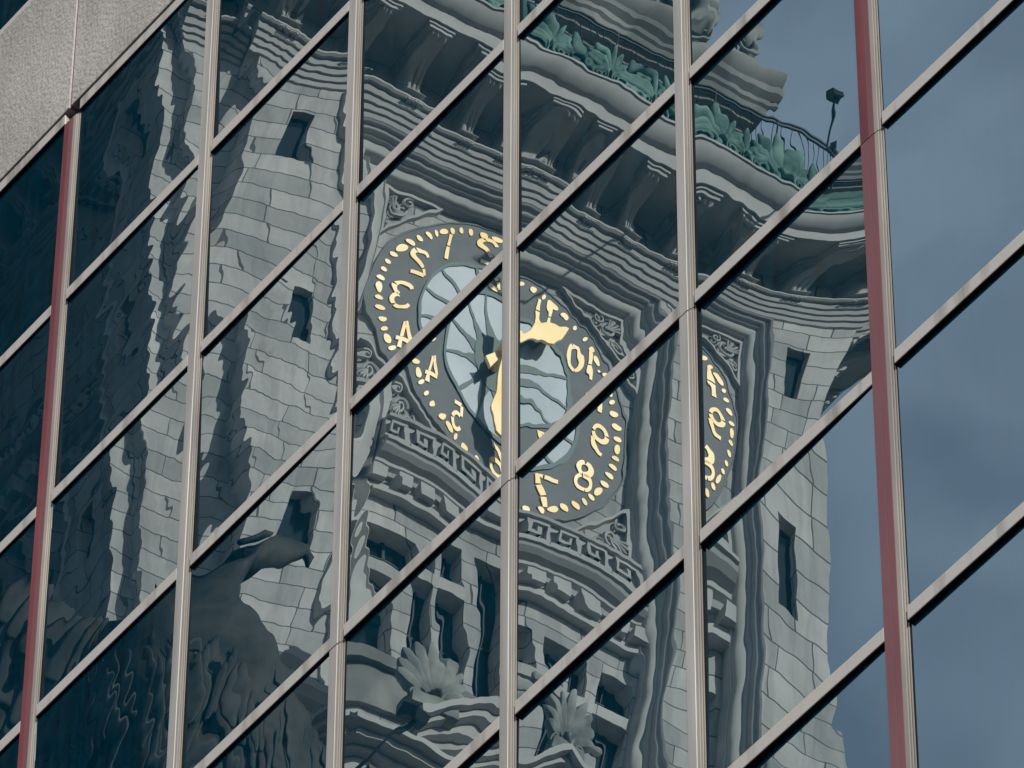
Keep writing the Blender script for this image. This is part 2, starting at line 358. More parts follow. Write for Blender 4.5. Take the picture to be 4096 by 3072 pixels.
# ------------------------------------------------------------------ clock tower
R = 3.35; U0 = -.125; HF = 2.125
CLK = Vector((-75.15329470573053, 46.841189128890235, 122.72532664453385))
XA = Vector((0.7347368508004714, 0.6783522389406601, 0)); NR = Vector((0.67835223894066, -0.734736850800471, 0)); YA = -NR
ax = CLK + XA*(U0*-1*R) * -1 + YA*(HF*R)
# clock centre is at local x = U0*R
ax = CLK - XA*(U0*R) + YA*(HF*R)
tower = root('clock_tower', 'tall grey granite clock tower with gilded numerals and green copper cresting, mirrored in glass', 'clock tower')
tower.matrix_world = Matrix(((XA.x, YA.x, 0, ax.x), (XA.y, YA.y, 0, ax.y), (0, 0, 1, 0), (0, 0, 0, 1)))
ZC = CLK.z; VB = -ZC/R + .02
def lift(v):                      # heights of the upper works: bands 1.43..1.90 squeezed to 1.21..1.40, everything higher comes down with them
    if v <= 1.21: return v
    if v <= 1.43: return 1.21
    if v <= 1.90: return 1.21+(v-1.43)*.19/.47
    return v-.50+max(0, v-3.46)*1.05
def T(u, p, v): return (-(u-U0)*R, -(p+HF)*R, ZC+lift(v)*R)

def four(o, kids=True):
    """repeat a front-face part on the other three faces"""
    res = [o]
    for k in (1, 2, 3):
        c = o.copy(); C.objects.link(c); c.parent = tower; c.rotation_euler = (0, 0, k*math.pi/2)
        for ch in list(o.children):
            d = ch.copy(); C.objects.link(d); d.parent = c
        res.append(c)
    return res

def wall_holes(m, u0, u1, v0, v1, p, holes, depth):
    us = sorted({u0, u1, *[h[0] for h in holes], *[h[1] for h in holes]}); vs = sorted({v0, v1, *[h[2] for h in holes], *[h[3] for h in holes]})
    for a, b_ in zip(us, us[1:]):
        for c, d in zip(vs, vs[1:]):
            if any(h[0] <= (a+b_)/2 <= h[1] and h[2] <= (c+d)/2 <= h[3] for h in holes): continue
            m.quad(T(a, p, c), T(b_, p, c), T(b_, p, d), T(a, p, d))
    for h in holes:
        a, b_, c, d = h; q = p-depth
        m.quad(T(a, p, c), T(a, q, c), T(a, q, d), T(a, p, d)); m.quad(T(b_, p, c), T(b_, q, c), T(b_, q, d), T(b_, p, d))
        m.quad(T(a, p, c), T(b_, p, c), T(b_, q, c), T(a, q, c)); m.quad(T(a, p, d), T(b_, p, d), T(b_, q, d), T(a, q, d))

SL = [(-.17/2, .17/2)]
slits = []
for vc, wd in ((.66, .17), (-1.17, .15), (-3.0, .15), (-4.9, .15), (-6.7, .15), (-8.5, .15)):
    for sgn in (-1, 1):
        slits.append((sgn*1.43-wd/2, sgn*1.43+wd/2, vc-.25, vc+.25))
IN = 1.03; OUT = 1.21; FT = 1.02; REC = -.20
VD = VB
wins = []
for vc0, vc1 in ((-2.24, -1.93), (-3.14, -2.34)):
    for uc, hw in ((-.86, .14), (-.50, .09), (-.27, .09), (.27, .09), (.50, .09), (.86, .14)):
        wins.append((uc-hw, uc+hw, vc0, vc1))
for uc, hw in ((0, .1),): wins.append((uc-hw, uc+hw, -3.14, -1.93))
for q in range(12):
    vv = -6.0-q*1.6
    if vv-1 < VD: break
    for uc in (-.8, -.27, .27, .8): wins.append((uc-.15, uc+.15, vv-.5, vv+.35))
m = MB()
# piers, recess back, returns, set-back corners
wall_holes(m, -1.75, -OUT, VD, 1.92, 0, [h for h in slits if h[1] < 0], .07)
wall_holes(m, OUT, 1.75, VD, 1.92, 0, [h for h in slits if h[0] > 0], .07)
wall_holes(m, -OUT, OUT, FT+.18, 1.92, 0, [], 0)
cw = []
for k in range(9): cw.append((-1.62+k*.36+.12, -1.62+k*.36+.24, 1.97, 2.16))
cw = [h for h in cw if h[1] < 1.75]
wall_holes(m, -1.75, 1.75, 1.92, 2.3, 0, cw, .2)
wall_holes(m, -IN, IN, VD, FT, REC, wins, .14)
for u in (-1.75, 1.75): m.quad(T(u, 0, VD), T(u, -.15, VD), T(u, -.15, 2.3), T(u, 0, 2.3))
for a, b_ in ((-2.1, -1.75), (1.75, 1.85)): m.quad(T(a, -.15, VD), T(b_, -.15, VD), T(b_, -.15, 2.3), T(a, -.15, 2.3))
four(m.build('wall', M['stone'], tower))
# window glass: each opening its own part on the two faces the photo shows
def windows(face):
    for h, p in [(h, -.062) for h in slits[:8]]+[(h, -.19) for h in cw]+[(h, REC-.13) for h in wins[:13]]:
        a, b_, c, d = h; q = MB()
        q.quad(T(a-.005, p, c-.005), T(b_+.005, p, c-.005), T(b_+.005, p, d+.005), T(a-.005, p, d+.005))
        o = q.build('window', M['dark'], tower, merge=False); o.rotation_euler = (0, 0, face*math.pi/2)
        if p < REC-.1 and face == 0:
            q = MB(); um = (a+b_)/2
            q.box(um-.006, um+.006, p, p+.02, c, d, T); q.box(a, b_, p, p+.02, (c+d)/2-.006, (c+d)/2+.006, T)
            f = q.build('frame', M['steel'], o)
windows(0); windows(1 if True else 0); windows(3)
# recess frame mouldings
def arc(c, r, a0, a1, n): return [(c[0]+r*math.cos(math.radians(a0+(a1-a0)*k/n)), c[1]+r*math.sin(math.radians(a0+(a1-a0)*k/n))) for k in range(n+1)]
prof = [(0, REC), (0, REC+.05), (.012, REC+.065), (.024, REC+.05), (.03, REC+.055)]
prof += [(.03+.075*(1-math.cos(a)), REC+.06+.05*math.sin(a)) for a in [k*math.pi/12 for k in range(1, 7)]]
prof += [(.108, -.072), (.118, -.062), (.13, -.062)]
prof += [(.13+.04*(1-math.cos(a)), -.062+.05*math.sin(a)) for a in [k*math.pi/12 for k in range(1, 7)]]
prof += [(.172, .012), (.184, .022), (.19, .012), (.19, 0)]
prof = [(o*.95, p) for o, p in prof]
m = MB()
for (o0, p0), (o1, p1) in zip(prof, prof[1:]):
    path = lambda o, p: [T(-(IN+o), p, VD), T(-(IN+o), p, FT+o), T(IN+o, p, FT+o), T(IN+o, p, VD)]
    m.strip(path(o0, p0), path(o1, p1))
four(m.build('recess_frame', M['trim'], tower, smooth='angle'))
# heavy hood moulding above the frame
def extr(m, prof, u0, u1, caps=True, back=None):
    A = [T(u0, p, v) for p, v in prof]; B = [T(u1, p, v) for p, v in prof]
    m.strip(A, B)
    if caps:
        for Q in (A, B[::-1]):
            n = len(m.v); m.v += Q; m.f.append(tuple(range(n, n+len(Q))))
def ring(m, prof):
    A = [T(U0-(HF+p), p, v) for p, v in prof]; B = [T(U0+(HF+p), p, v) for p, v in prof]; m.strip(A, B)
m = MB()
def bandprof(off=0, s=1):
    P = [(0+off, 1.43)]
    for k in range(4):
        v = 1.44+k*.115; p = .016+.026*k
        P += [(off+p, v), (off+p+.012, v+.085), (off+p-.012, v+.095), (off+p-.012, v+.1145)]
    P += [(off, 1.90)]
    return P
extr(m, bandprof(), -1.75-.03, 1.75+.03)
extr(m, bandprof(-.15), -2.1-.03, -1.75-.03); extr(m, bandprof(-.15), 1.75+.03, 1.85+.03)
four(m.build('stepped_band', M['trim'], tower))
# ledge under the corbels
m = MB()
lp = lambda o: [(o, 1.905), (o+.13, 1.905), (o+.145, 1.92), (o+.145, 1.935), (o+.12, 1.945), (o, 1.96)]
extr(m, lp(0), -1.78, 1.78); extr(m, lp(-.15), -2.13, -1.78); extr(m, lp(-.15), 1.78, 1.88)
four(m.build('corbel_ledge', M['trim'], tower))
# great cornice: soffit, pale fascia, leaning cyma
m = MB()
ring(m, [(-.02, 2.30), (.50, 2.30), (.50, 2.288), (.515, 2.288), (.52, 2.40), (.53, 2.405), (.56, 2.42), (.60, 2.46), (.628, 2.51), (.633, 2.53), (.645, 2.53), (.645, 2.55), (.60, 2.56), (.1, 2.64), (-.4, 2.66)])
four(m.build('cornice', M['trim'], tower, smooth='angle'))
m = MB(); ring(m, [(.59, 2.5605), (.61, 2.58), (.605, 2.62), (.58, 2.66), (.585, 2.70), (.565, 2.72), (.565, 2.86), (.54, 2.88), (.53, 2.60)])
four(m.build('copper_gutter', M['copper'], tower))
# corbels
cp = [(.10, 1.965), (.15, 1.97), (.165, 1.985), (.155, 2.0), (.135, 2.01), (.14, 2.05), (.17, 2.10), (.225, 2.145), (.30, 2.175), (.40, 2.19), (.455, 2.20), (.475, 2.215), (.455, 2.232)]
def corbel(u, off=0):
    m = MB(); hw = .055
    for sgn in (-1, 1):
        body = [(off-.0, 1.965)]+[(p+off, v) for p, v in cp]+[(off, 2.232)]
    A = [T(u-hw, p-.018, v) for p, v in body]; B = [T(u+hw, p-.018, v) for p, v in body]
    m.strip(A, B); 
    for Q in (A, B):
        n = len(m.v); m.v += Q; m.f.append(tuple(range(n, n+len(Q))))
    for c in (-.034, 0, .034):
        rows = []
        for k, (p, v) in enumerate(cp):
            rows.append([T(u+c+.0155*math.cos(a), p+off-.018+.02*math.sin(a), v+(.004*math.sin(a) if k > 5 else 0)) for a in [math.pi*q/6 for q in range(7)]])
        for a, b_ in zip(rows, rows[1:]): m.strip(a, b_)
    o = m.build('corbel', M['trim'], tower, smooth='angle')
    m = MB()
    m.box(u-.072, u+.072, off-.0, off+.485, 2.234, 2.262, T); m.box(u-.085, u+.085, off-.0, off+.497, 2.2625, 2.2995, T)
    m.box(u-.075, u+.075, off+.0, off+.175, 1.9605, 1.9645, T)
    m.build('abacus', M['trim'], o)
    m = MB()
    for c in (-.045, -.015, .015, .045): m.box(u+c-.009, u+c+.009, off+.06, off+.15, 1.885, 1.9045, T)
    m.box(u-.075, u+.075, off, off+.10, 1.80, 1.884, T)
    m.build('guttae', M['trim'], o)
    return o
for k in range(10):
    o = corbel(-1.62+k*.36)
    four(o)
four(corbel(-1.98, -.15))
# palmette cresting
def spiral(c, r, turns, dirn, start, n=26):
    pts = []
    for k in range(n+1):
        f = k/n; a = start+dirn*f*turns*2*math.pi; rr = r*(1-.85*f)
        pts.append((c[0]+rr*math.cos(a), c[1]+rr*math.sin(a)))
    return pts
def palmette_mesh(m, u, v, s, p, TT=T, lobes=7, thick=.03):
    for q in range(lobes):
        a = (q-(lobes-1)/2)*math.radians(150/(lobes-1)); L = s*(1.0-.38*abs(a)/1.3)
        d = Vector((math.sin(a), math.cos(a))); nrm = Vector((d.y, -d.x))
        c = Vector((u, v+s*.22))+d*L*.42
        def tv(du, dp, dv): return Vector(TT(u+du, p+dp, v+dv))-Vector(TT(u, p, v))
        a3 = tv(d.x*L*.42, L*.05, d.y*L*.42); b3 = tv(nrm.x*s*.12, 0, nrm.y*s*.12); c3 = tv(0, thick, 0)
        m.ell(TT(c.x, p+L*.03, c.y), (b3, c3, a3), 8, 7)
    for sg in (-1, 1):
        sp = spiral((u+sg*s*.22, v+s*.12), s*.17, 1.4, sg, math.pi/2)
        m.tube([TT(a, p+thick*.6, b_) for a, b_ in sp], [R*s*.04*(1-.4*k/26) for k in range(27)], 6)
    m.ell(TT(u, p+thick, v+s*.22), [Vector(TT(u+s*.07, p, v))-Vector(TT(u, p, v)), Vector(TT(u, p+thick, v))-Vector(TT(u, p, v)), Vector(TT(u, p, v+s*.07))-Vector(TT(u, p, v))], 8, 6)
np_ = 24
for k in range(np_):
    u = U0-2.66+k*(5.32/(np_-1)); s = .40 if k % 2 == 0 else .33
    m = MB(); palmette_mesh(m, u, 2.565, s, .595, lobes=7 if k % 2 == 0 else 5)
    four(m.build('palmette', M['copper'], tower, smooth=True))
# railing behind the cresting
m = MB()
for v in (2.98, 3.34, 3.38):
    m.tube([T(U0-(HF+.46), .46, v), T(U0+(HF+.46), .46, v)], .035, 6)
for k in range(12): 
    u = U0-2.54+k*.4618; m.tube([T(u, .46, 2.62), T(u, .46, 3.38)], .03, 6)
    m.tube([T(u, .46, 3.38), T(u, .38, 3.46)], .02, 5)
for k in range(110):
    u = U0-2.54+k*.0466+random.uniform(-.008, .008); m.tube([T(u, .465, 2.70), T(u+random.uniform(-.01, .01), .465, 3.35)], .011, 3)
four(m.build('railing', M['wire'], tower))
# upper storey
m = MB()
q0 = -.38
ring(m, [(q0, 2.6), (q0, 2.9), (q0+.05, 2.92), (q0+.05, 2.98), (q0, 3.0), (q0, 3.18), (q0+.06, 3.2), (q0+.06, 3.28), (q0+.02, 3.3), (q0+.02, 3.42), (q0+.07, 3.44), (q0+.07, 3.5), (q0, 3.52), (q0, 3.8),
         (q0+.10, 3.81), (q0+.10, 3.83), (q0+.17, 3.84), (q0+.17, 3.86), (q0+.24, 3.87), (q0+.24, 3.90), (q0+.26, 3.91), (q0+.25, 3.94), (q0+.29, 3.96), (q0+.29, 3.99), (q0+.27, 4.0), (q0+.32, 4.03), (q0+.32, 4.06), (q0+.24, 4.08), (q0+.22, 4.09), (q0+.22, 4.10), (q0+.15, 4.11), (q0+.15, 4.14), (q0+.19, 4.15), (q0+.19, 4.17), (q0+.12, 4.18), (q0+.12, 5.6), (q0+.1, 5.7), (q0+.1, 5.9), (-.9, 6.0), (-1.9, 11), (-2.12, 11.2)])
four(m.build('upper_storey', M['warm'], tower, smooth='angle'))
m = MB()
for u in (-1.65, -1.25, -.85, -.45, -.05, .35, .75, 1.15, 1.5):
    sp = spiral((u, 4.36), .12, 1.6, 1, math.pi/2); m.tube([T(a, q0+.15, b_) for a, b_ in sp], [.10*(1-.5*k/26) for k in range(27)], 6)
    palmette_mesh(m, u+.2, 4.22, .45, q0+.13, lobes=7, thick=.04)
for uu in (U0-1.78, U0+1.78):
    sp = spiral((uu, 4.36), .15, 1.6, -1 if uu > 0 else 1, math.pi/2); m.tube([T(a, q0+.2, b_) for a, b_ in sp], [.13*(1-.5*k/26) for k in range(27)], 8)
    for k in range(5): m.tube([T(uu, q0+.15, 4.5), T(uu+(k-2)*.06, q0+.24, 4.7), T(uu+(k-2)*.12, q0+.15, 4.95)], [.12, .2, .05], 6)
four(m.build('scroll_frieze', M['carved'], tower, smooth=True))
# greek key band, mouldings, dentils beneath the dial
def key(m, u0, v0, h, p, t, th, n, per):
    # one meander unit in (0..1, 0..1): list of strokes
    S_ = [((0, 0), (.86, 0)), ((.86, 0), (.86, 1)), ((.86, 1), (.22, 1)), ((.22, 1), (.22, .36)), ((.22, .36), (.55, .36)), ((.55, .36), (.55, .68))]
    for q in range(n):
        for (a, b_), (c, d) in S_:
            x0 = u0+per*(q+min(a, c)); x1 = u0+per*(q+max(a, c)); y0 = v0+h*min(b_, d); y1 = v0+h*max(b_, d)
            m.box(x0-t/2, x1+t/2, p-.004, p+th, y0-t/2, y1+t/2, T)
m = MB(); m.box(-IN, IN, REC, -.10, -1.32, -1.07, T); extr(m, [(REC, -1.50), (-.17, -1.50), (-.16, -1.47), (-.13, -1.45), (-.13, -1.42), (-.09, -1.40), (-.06, -1.37), (-.05, -1.345), (-.035, -1.34), (-.035, -1.32), (REC, -1.318)], -IN, IN)
extr(m, [(REC, -1.07), (-.07, -1.068), (-.065, -1.045), (-.10, -1.035), (REC, -1.02)], -IN, IN)
four(m.build('entablature', M['trim'], tower))
m = MB(); key(m, -1.04, -1.27, .15, -.10, .022, .035, 10, .206); four(m.build('greek_key_band', M['trim'], tower))
m = MB()
for k in range(13): m.box(-1.05+k*.168, -.96+k*.168, REC, -.10, -1.61, -1.505, T)
m.box(-IN, IN, REC, -.15, -1.66, -1.615, T); m.box(-IN, IN, REC, -.13, -1.70, -1.665, T)
four(m.build('dentil_course', M['trim'], tower))
m = MB()
m.box(-IN, IN, REC, -.12, -3.30, -3.20, T); m.box(-IN, IN, REC+.0005, -.16, -3.62, -3.305, T)
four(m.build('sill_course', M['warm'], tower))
# string course at the pier feet
m = MB()
sc_ = lambda o: [(o, -4.33), (o+.06, -4.31), (o+.10, -4.27), (o+.10, -4.21), (o+.03, -4.18), (o, -4.17)]
for a, b_ in ((-1.78, -OUT), (OUT, 1.78)): extr(m, sc_(0), a, b_)
extr(m, sc_(-.15), -2.16, -1.78); extr(m, sc_(-.15), 1.78, 1.91)
four(m.build('string_course', M['trim'], tower))
# pediment with acroteria
m = MB()
def gab(u): return -3.74-.62*abs(u)/.95
def gband(m, p0, p1, d0, d1, w=.98):
    for s0, s1 in ((-w, 0), (0, w)):
        m.v_ = len(m.v); n = len(m.v)
        P = [T(u, p, gab(u)+d) for u in (s0, s1) for p in (p0, p1) for d in (d0, d1)]; m.v += P
        for q in ((0, 1, 3, 2), (4, 6, 7, 5), (0, 4, 5, 1), (2, 3, 7, 6), (0, 2, 6, 4), (1, 5, 7, 3)): m.f.append(tuple(n+k for k in q))
gband(m, -.2, .62, -.05, 0); gband(m, -.2, .56, -.10, -.053, .96); gband(m, -.2, .48, -.16, -.103, .94); gband(m, -.2, .42, -.20, -.163, .92)
m.quad(T(-.90, .2, -4.62), T(.90, .2, -4.62), T(.90, .2, -4.51), T(0, .2, -3.93), T(-.90, .2, -4.51))
m.box(-1.36, 1.36, -.2, .55, -4.62, -4.58, T); m.box(-1.32, 1.32, -.2, .48, -4.67, -4.623, T); m.box(-1.28, 1.28, -.2, .40, -4.71, -4.673, T)
m.box(-1.25, 1.25, -.2, .34, -5.2, -4.713, T)
for k in range(5): m.box(-1.25+k*.56, -1.05+k*.56, -.2, .3, -9, -5.203, T)
four(m.build('pediment', M['trim'], tower))
m = MB(); key(m, -1.2, -4.94, .16, .34, .025, .03, 10, .24); four(m.build('greek_key_frieze', M['trim'], tower))
for u, v, s in ((0, -3.74, .56), (-.86, -4.27, .5), (.86, -4.27, .5)):
    m = MB(); palmette_mesh(m, u, v, s, .5, lobes=9, thick=.05); m.box(u-.16, u+.16, .40, .58, v-.06, v+.04, T)
    four(m.build('acroterion', M['carved'], tower, smooth='angle'))
# spandrel carvings round the dial
m = MB()
for su in (-1, 1):
    for sv in (-1, 1):
        tri = [(su*1.03, sv*1.0), (su*1.03, sv*.50), (su*.52, sv*1.0)]
        q = tri+[tri[0]]
        cx_, cy_ = su*.86, sv*.83
        o3 = [(a, b_) for a, b_ in tri]; i3 = [(cx_+(a-cx_)*.84, cy_+(b_-cy_)*.84) for a, b_ in tri]
        m.strip([T(a, REC+.045, b_) for a, b_ in o3], [T(a, REC+.045, b_) for a, b_ in i3], True)
        m.strip([T(a, REC, b_) for a, b_ in o3], [T(a, REC+.045, b_) for a, b_ in o3], True); m.strip([T(a, REC, b_) for a, b_ in i3], [T(a, REC+.045, b_) for a, b_ in i3], True)
        sp = spiral((su*.90, sv*.83), .085, 1.5, su*sv, 0); m.tube([T(a, -.172, b_) for a, b_ in sp], .045, 5)
        sp = spiral((su*.80, sv*.92), .05, 1.3, -su*sv, 1); m.tube([T(a, -.172, b_) for a, b_ in sp], .035, 5)
        sp = spiral((su*.965, sv*.68), .045, 1.3, -su*sv, 2); m.tube([T(a, -.172, b_) for a, b_ in sp], .035, 5)
        for k in range(5):
            a = math.atan2(sv, su)+(k-2)*.35
            m.tube([T(su*.9, -.17, sv*.83), T(su*.9+.1*math.cos(a), -.155, sv*.83+.1*math.sin(a)), T(su*.9+.13*math.cos(a+.3), -.18, sv*.83+.13*math.sin(a+.3))], [.02, .04, .01], 5)
four(m.build('spandrel_carving', M['trim'], tower, smooth='angle'))

# ---- the dial: x grows to the real right, numerals read normally on the tower
def D(x, p, v): return T(-x, p, v)
m = MB(); nS = 96
circ = lambda r: [(r*math.sin(2*math.pi*k/nS), r*math.cos(2*math.pi*k/nS)) for k in range(nS)]
PD = -.185
m.strip([D(x, REC, v) for x, v in circ(1.015)], [D(x, PD+.006, v) for x, v in circ(1.015)], True)
m.strip([D(x, PD+.006, v) for x, v in circ(1.015)], [D(x, PD+.006, v) for x, v in circ(1.0)], True)
m.strip([D(x, PD+.006, v) for x, v in circ(1.0)], [D(x, PD, v) for x, v in circ(1.0)], True)
n = len(m.v); m.v += [D(x, PD, v) for x, v in circ(1.0)]; m.f.append(tuple(range(n, n+nS)))
dial = m.build('clock_dial', M['dial'], tower)
m = MB(); n = 0; m.v += [D(x, PD+.004, v) for x, v in circ(.57)]; m.f.append(tuple(range(nS))); m.build('glass_rose', M['milk'], dial, merge=False)
m = MB(); m.strip([D(x, PD+.012, v) for x, v in circ(.60)], [D(x, PD+.012, v) for x, v in circ(.565)], True)
for k in range(12):
    a = math.radians(30*k+15); 
    pt = lambda r, off: D(r*math.sin(a)+off*math.cos(a), PD+.010, r*math.cos(a)-off*math.sin(a))
    m.quad(pt(.20, -.055), pt(.33, -.020), pt(.57, -.012), pt(.57, .012), pt(.33, .020), pt(.20, .055))
n = len(m.v); m.v += [D(x, PD+.014, v) for x, v in circ(.225)]; m.f.append(tuple(range(n, n+nS)))
m.build('tracery', M['petal'], dial, merge=False)
def ribbon(m, pts, wd, cx, cy, p0, p1):
    L = []; Rr = []
    for k, q in enumerate(pts):
        a = Vector(pts[max(k-1, 0)]); b_ = Vector(pts[min(k+1, len(pts)-1)]); d = (b_-a).normalized(); nn = Vector((-d.y, d.x))*wd/2
        L.append((cx+q[0]+nn.x, cy+q[1]+nn.y)); Rr.append((cx+q[0]-nn.x, cy+q[1]-nn.y))
    for k in range(len(pts)-1):
        q = [L[k], L[k+1], Rr[k+1], Rr[k]]
        m.prism(q, lambda x, y: D(x, p0, y), lambda x, y: D(x, p1, y))
def A_(cx, cy, rx, ry, a0, a1, n=10): return [(cx+rx*math.cos(math.radians(a0+(a1-a0)*k/n)), cy+ry*math.sin(math.radians(a0+(a1-a0)*k/n))) for k in range(n+1)]
DG = {
 '0': [A_(0, 0, .055, .11, 80, 265), A_(0, 0, .055, .11, -90, 75)],
 '1': [[(0, .13), (0, .005)], [(0, -.008), (0, -.13)]],
 '2': [A_(0, .055, .06, .055, 165, 60, 6), A_(0, .055, .06, .055, 50, -50, 6)+[(-.02, -.05)], [(-.03, -.06), (-.06, -.115)], [(-.05, -.118), (.065, -.118)]],
 '3': [A_(0, .06, .055, .055, 160, 30, 6), A_(0, .06, .055, .055, 20, -80, 6), A_(0, -.06, .06, .06, 78, -40, 6), A_(0, -.06, .06, .06, -50, -165, 6)],
 '4': [[(.02, .13), (-.06, -.035)], [(-.07, -.05), (.075, -.05)], [(.03, .12), (.03, -.03)], [(.03, -.065), (.03, -.13)]],
 '5': [[(.055, .115), (-.04, .115)], [(-.048, .11), (-.05, .02)], A_(0, -.04, .058, .065, 125, 10, 6), A_(0, -.04, .058, .065, 0, -150, 7)],
 '6': [A_(.03, -.03, .09, .15, 95, 180, 6), A_(0, -.055, .058, .058, 185, 20), A_(0, -.055, .058, .058, 10, -165)],
 '7': [[(-.06, .115), (.02, .115)], [(.03, .115), (.065, .115), (.05, .05)], [(.045, .04), (.01, -.03)], [(.007, -.045), (-.01, -.13)]],
 '8': [A_(0, .062, .046, .05, 100, 270), A_(0, .062, .046, .05, -80, 85), A_(0, -.058, .058, .058, 95, 260), A_(0, -.058, .058, .058, -95, 80)],
 '9': [A_(-.03, .03, .09, .15, -85, -10, 6), A_(0, .055, .058, .058, 5, 170), A_(0, .055, .058, .058, 180, 350)],
}
for hnum in range(1, 13):
    a = math.radians(30*hnum); cx, cy = .77*math.sin(a), .77*math.cos(a); m = MB(); sx = str(hnum)
    for q, ch in enumerate(sx):
        ox = 0 if len(sx) == 1 else (-.075 if q == 0 else .055)
        if sx == '11': ox = (-.05, .05)[q]
        for st in DG[ch]:
            ribbon(m, [(x*1.05, y*1.05) for x, y in st], .036, cx+ox, cy, PD, PD+.007)
    m.build('numeral', M['gold'], dial)
for k in range(60):
    a = math.radians(6*k); big = k % 5 == 0; r = .925
    d = Vector((math.sin(a), math.cos(a))); t2 = Vector((d.y, -d.x)); L = .034 if not big else .027; Wd = .022 if not big else .05
    m = MB(); o3 = Vector(D(0, 0, 0))
    v3 = lambda x, p, y: Vector(D(x, p, y))-o3
    rim = [(r*d.x+t2.x*Wd*math.cos(q*math.pi/8)+d.x*L*math.sin(q*math.pi/8), r*d.y+t2.y*Wd*math.cos(q*math.pi/8)+d.y*L*math.sin(q*math.pi/8)) for q in range(16)]
    m.prism(rim, lambda x, y: D(x, PD, y), lambda x, y: D(x, PD+.006, y))
    m.build('minute_marker', M['gold'], dial)
def hand(name, ang, outline, p0, p1):
    a = math.radians(ang); m = MB(); ca, sa = math.cos(a), math.sin(a)
    f = lambda p: (lambda x, y: D(x*ca+y*sa, p, -x*sa+y*ca))
    m.prism(outline, f(p0), f(p1)); o = m.build(name, M['gold'], dial)
    bv = o.modifiers.new('b', 'BEVEL'); bv.width = .015; bv.segments = 2
hand('minute_hand', 180, [(-.05, -.30), (.05, -.30), (.028, -.05), (.034, .42), (.085, .56), (.085, .72), (.03, .74), (.0, .90), (-.03, .74), (-.085, .72), (-.085, .56), (-.034, .42), (-.028, -.05)], -.045, -.02)
hand('hour_hand', 315, [(-.05, -.22), (.05, -.22), (.035, -.05), (.042, .34), (.095, .43), (.07, .52), (0, .68), (-.07, .52), (-.095, .43), (-.042, .34), (-.035, -.05)], -.08, -.055)
m = MB(); m.strip([D(x, PD, v) for x, v in circ(.07)], [D(x, -.01, v) for x, v in circ(.07)], True); n = len(m.v); m.v += [D(x, -.01, v) for x, v in circ(.07)]; m.f.append(tuple(range(n, n+nS)))
m.build('hub', M['gold'], dial)
# ------------------------------------------------------------------ eagle on the corner of the tower
def P3(u, p, v): return Vector(tower.matrix_world @ Vector(T(u, p, v)))
m = MB()
def loft(m, rings, k=16):
    RR = []
    for c, a, b_ in rings:
        RR.append([tuple(Vector(c)+Vector(a)*math.cos(2*math.pi*j/k)+Vector(b_)*math.sin(2*math.pi*j/k)*(1+.06*math.cos(5*2*math.pi*j/k))) for j in range(k)])
    for a, b_ in zip(RR, RR[1:]): m.strip(a, b_, True)
    for Q in (RR[0], RR[-1]):
        n = len(m.v); m.v += Q; m.f.append(tuple(range(n, n+k)))
eo = P3(-2.2, .55, -7.7)
def EV(u, p, v): return P3(u-.10, p, v-.37)-P3(-2.2, .55, -7.7)
def er(u, p, v, ru, rp, tilt=0):
    o = EV(u, p, v); return (o, EV(u+ru, p, v+tilt)-o, EV(u, p+rp, v)-o)
eagle = root('eagle_statue', 'huge dark weathered eagle statue perched at the corner of the clock tower', 'statue', eo)
loft(m, [er(-2.0, .55, -7.1, .5, .4), er(-2.0, .55, -6.4, .62, .45), er(-2.02, .6, -5.7, .62, .45), er(-2.05, .62, -5.1, .52, .4), er(-2.12, .62, -4.7, .36, .32, .05),
         er(-2.18, .62, -4.45, .24, .24, .10), er(-2.16, .62, -4.25, .18, .19, .11), er(-2.1, .62, -4.08, .165, .16, .10), er(-2.03, .62, -3.97, .14, .13, .10), er(-1.96, .62, -3.86, .11, .10, .12), er(-1.91, .62, -3.80, .07, .07, .08)])
# beak: hooked
q0_ = EV(0, 0, 0); dv_ = lambda u, p, v: EV(u, p, v)-q0_
loft(m, [(EV(-1.99, .62, -3.90), dv_(-.06, 0, .12), dv_(0, .10, 0)), (EV(-1.86, .62, -3.78), dv_(-.05, 0, .085), dv_(0, .07, 0)), (EV(-1.74, .62, -3.68), dv_(-.04, 0, .07), dv_(0, .05, 0)), (EV(-1.66, .62, -3.64), dv_(0, 0, .055), dv_(0, .035, 0)), (EV(-1.62, .62, -3.70), dv_(.03, 0, .02), dv_(0, .025, 0)), (EV(-1.62, .62, -3.78), dv_(.008, 0, 0), dv_(0, .01, 0))], 10)
# brow ridge, neck feathers, wings of layered feathers
m.tube([EV(-2.10, .77, -3.88), EV(-1.98, .75, -3.77), EV(-1.86, .70, -3.69)], [.05, .12, .05], 6)
m.tube([EV(-2.10, .48, -3.88), EV(-1.98, .50, -3.77), EV(-1.86, .55, -3.69)], [.05, .12, .05], 6)
def feather(a, b_, wd, nrm):
    a = Vector(a); b_ = Vector(b_); d = b_-a; L = d.length; dn = d.normalized(); sd = dn.cross(nrm).normalized()
    m.ell((a+b_)/2, (sd*wd, nrm*wd*.22, d*.56), 8, 6)
rg = random.Random(3)
for k in range(420):
    a = rg.uniform(0, 2*math.pi); f = rg.uniform(0, 1); v = -4.12-2.4*f; rr = .15+.44*min(1, f*2.2)
    uc = -2.15+.12*f; c = EV(uc+rr*math.cos(a), .6+rr*.78*math.sin(a), v); e = EV(uc+(rr+.03)*math.cos(a), .6+(rr*.78+.03)*math.sin(a), v-.40-.25*f)
    nr = (c-EV(uc, .6, v)).normalized(); feather(c, e, .07+.08*f, nr)
wn = (EV(0, 1, 0)-EV(0, 0, 0)).normalized()
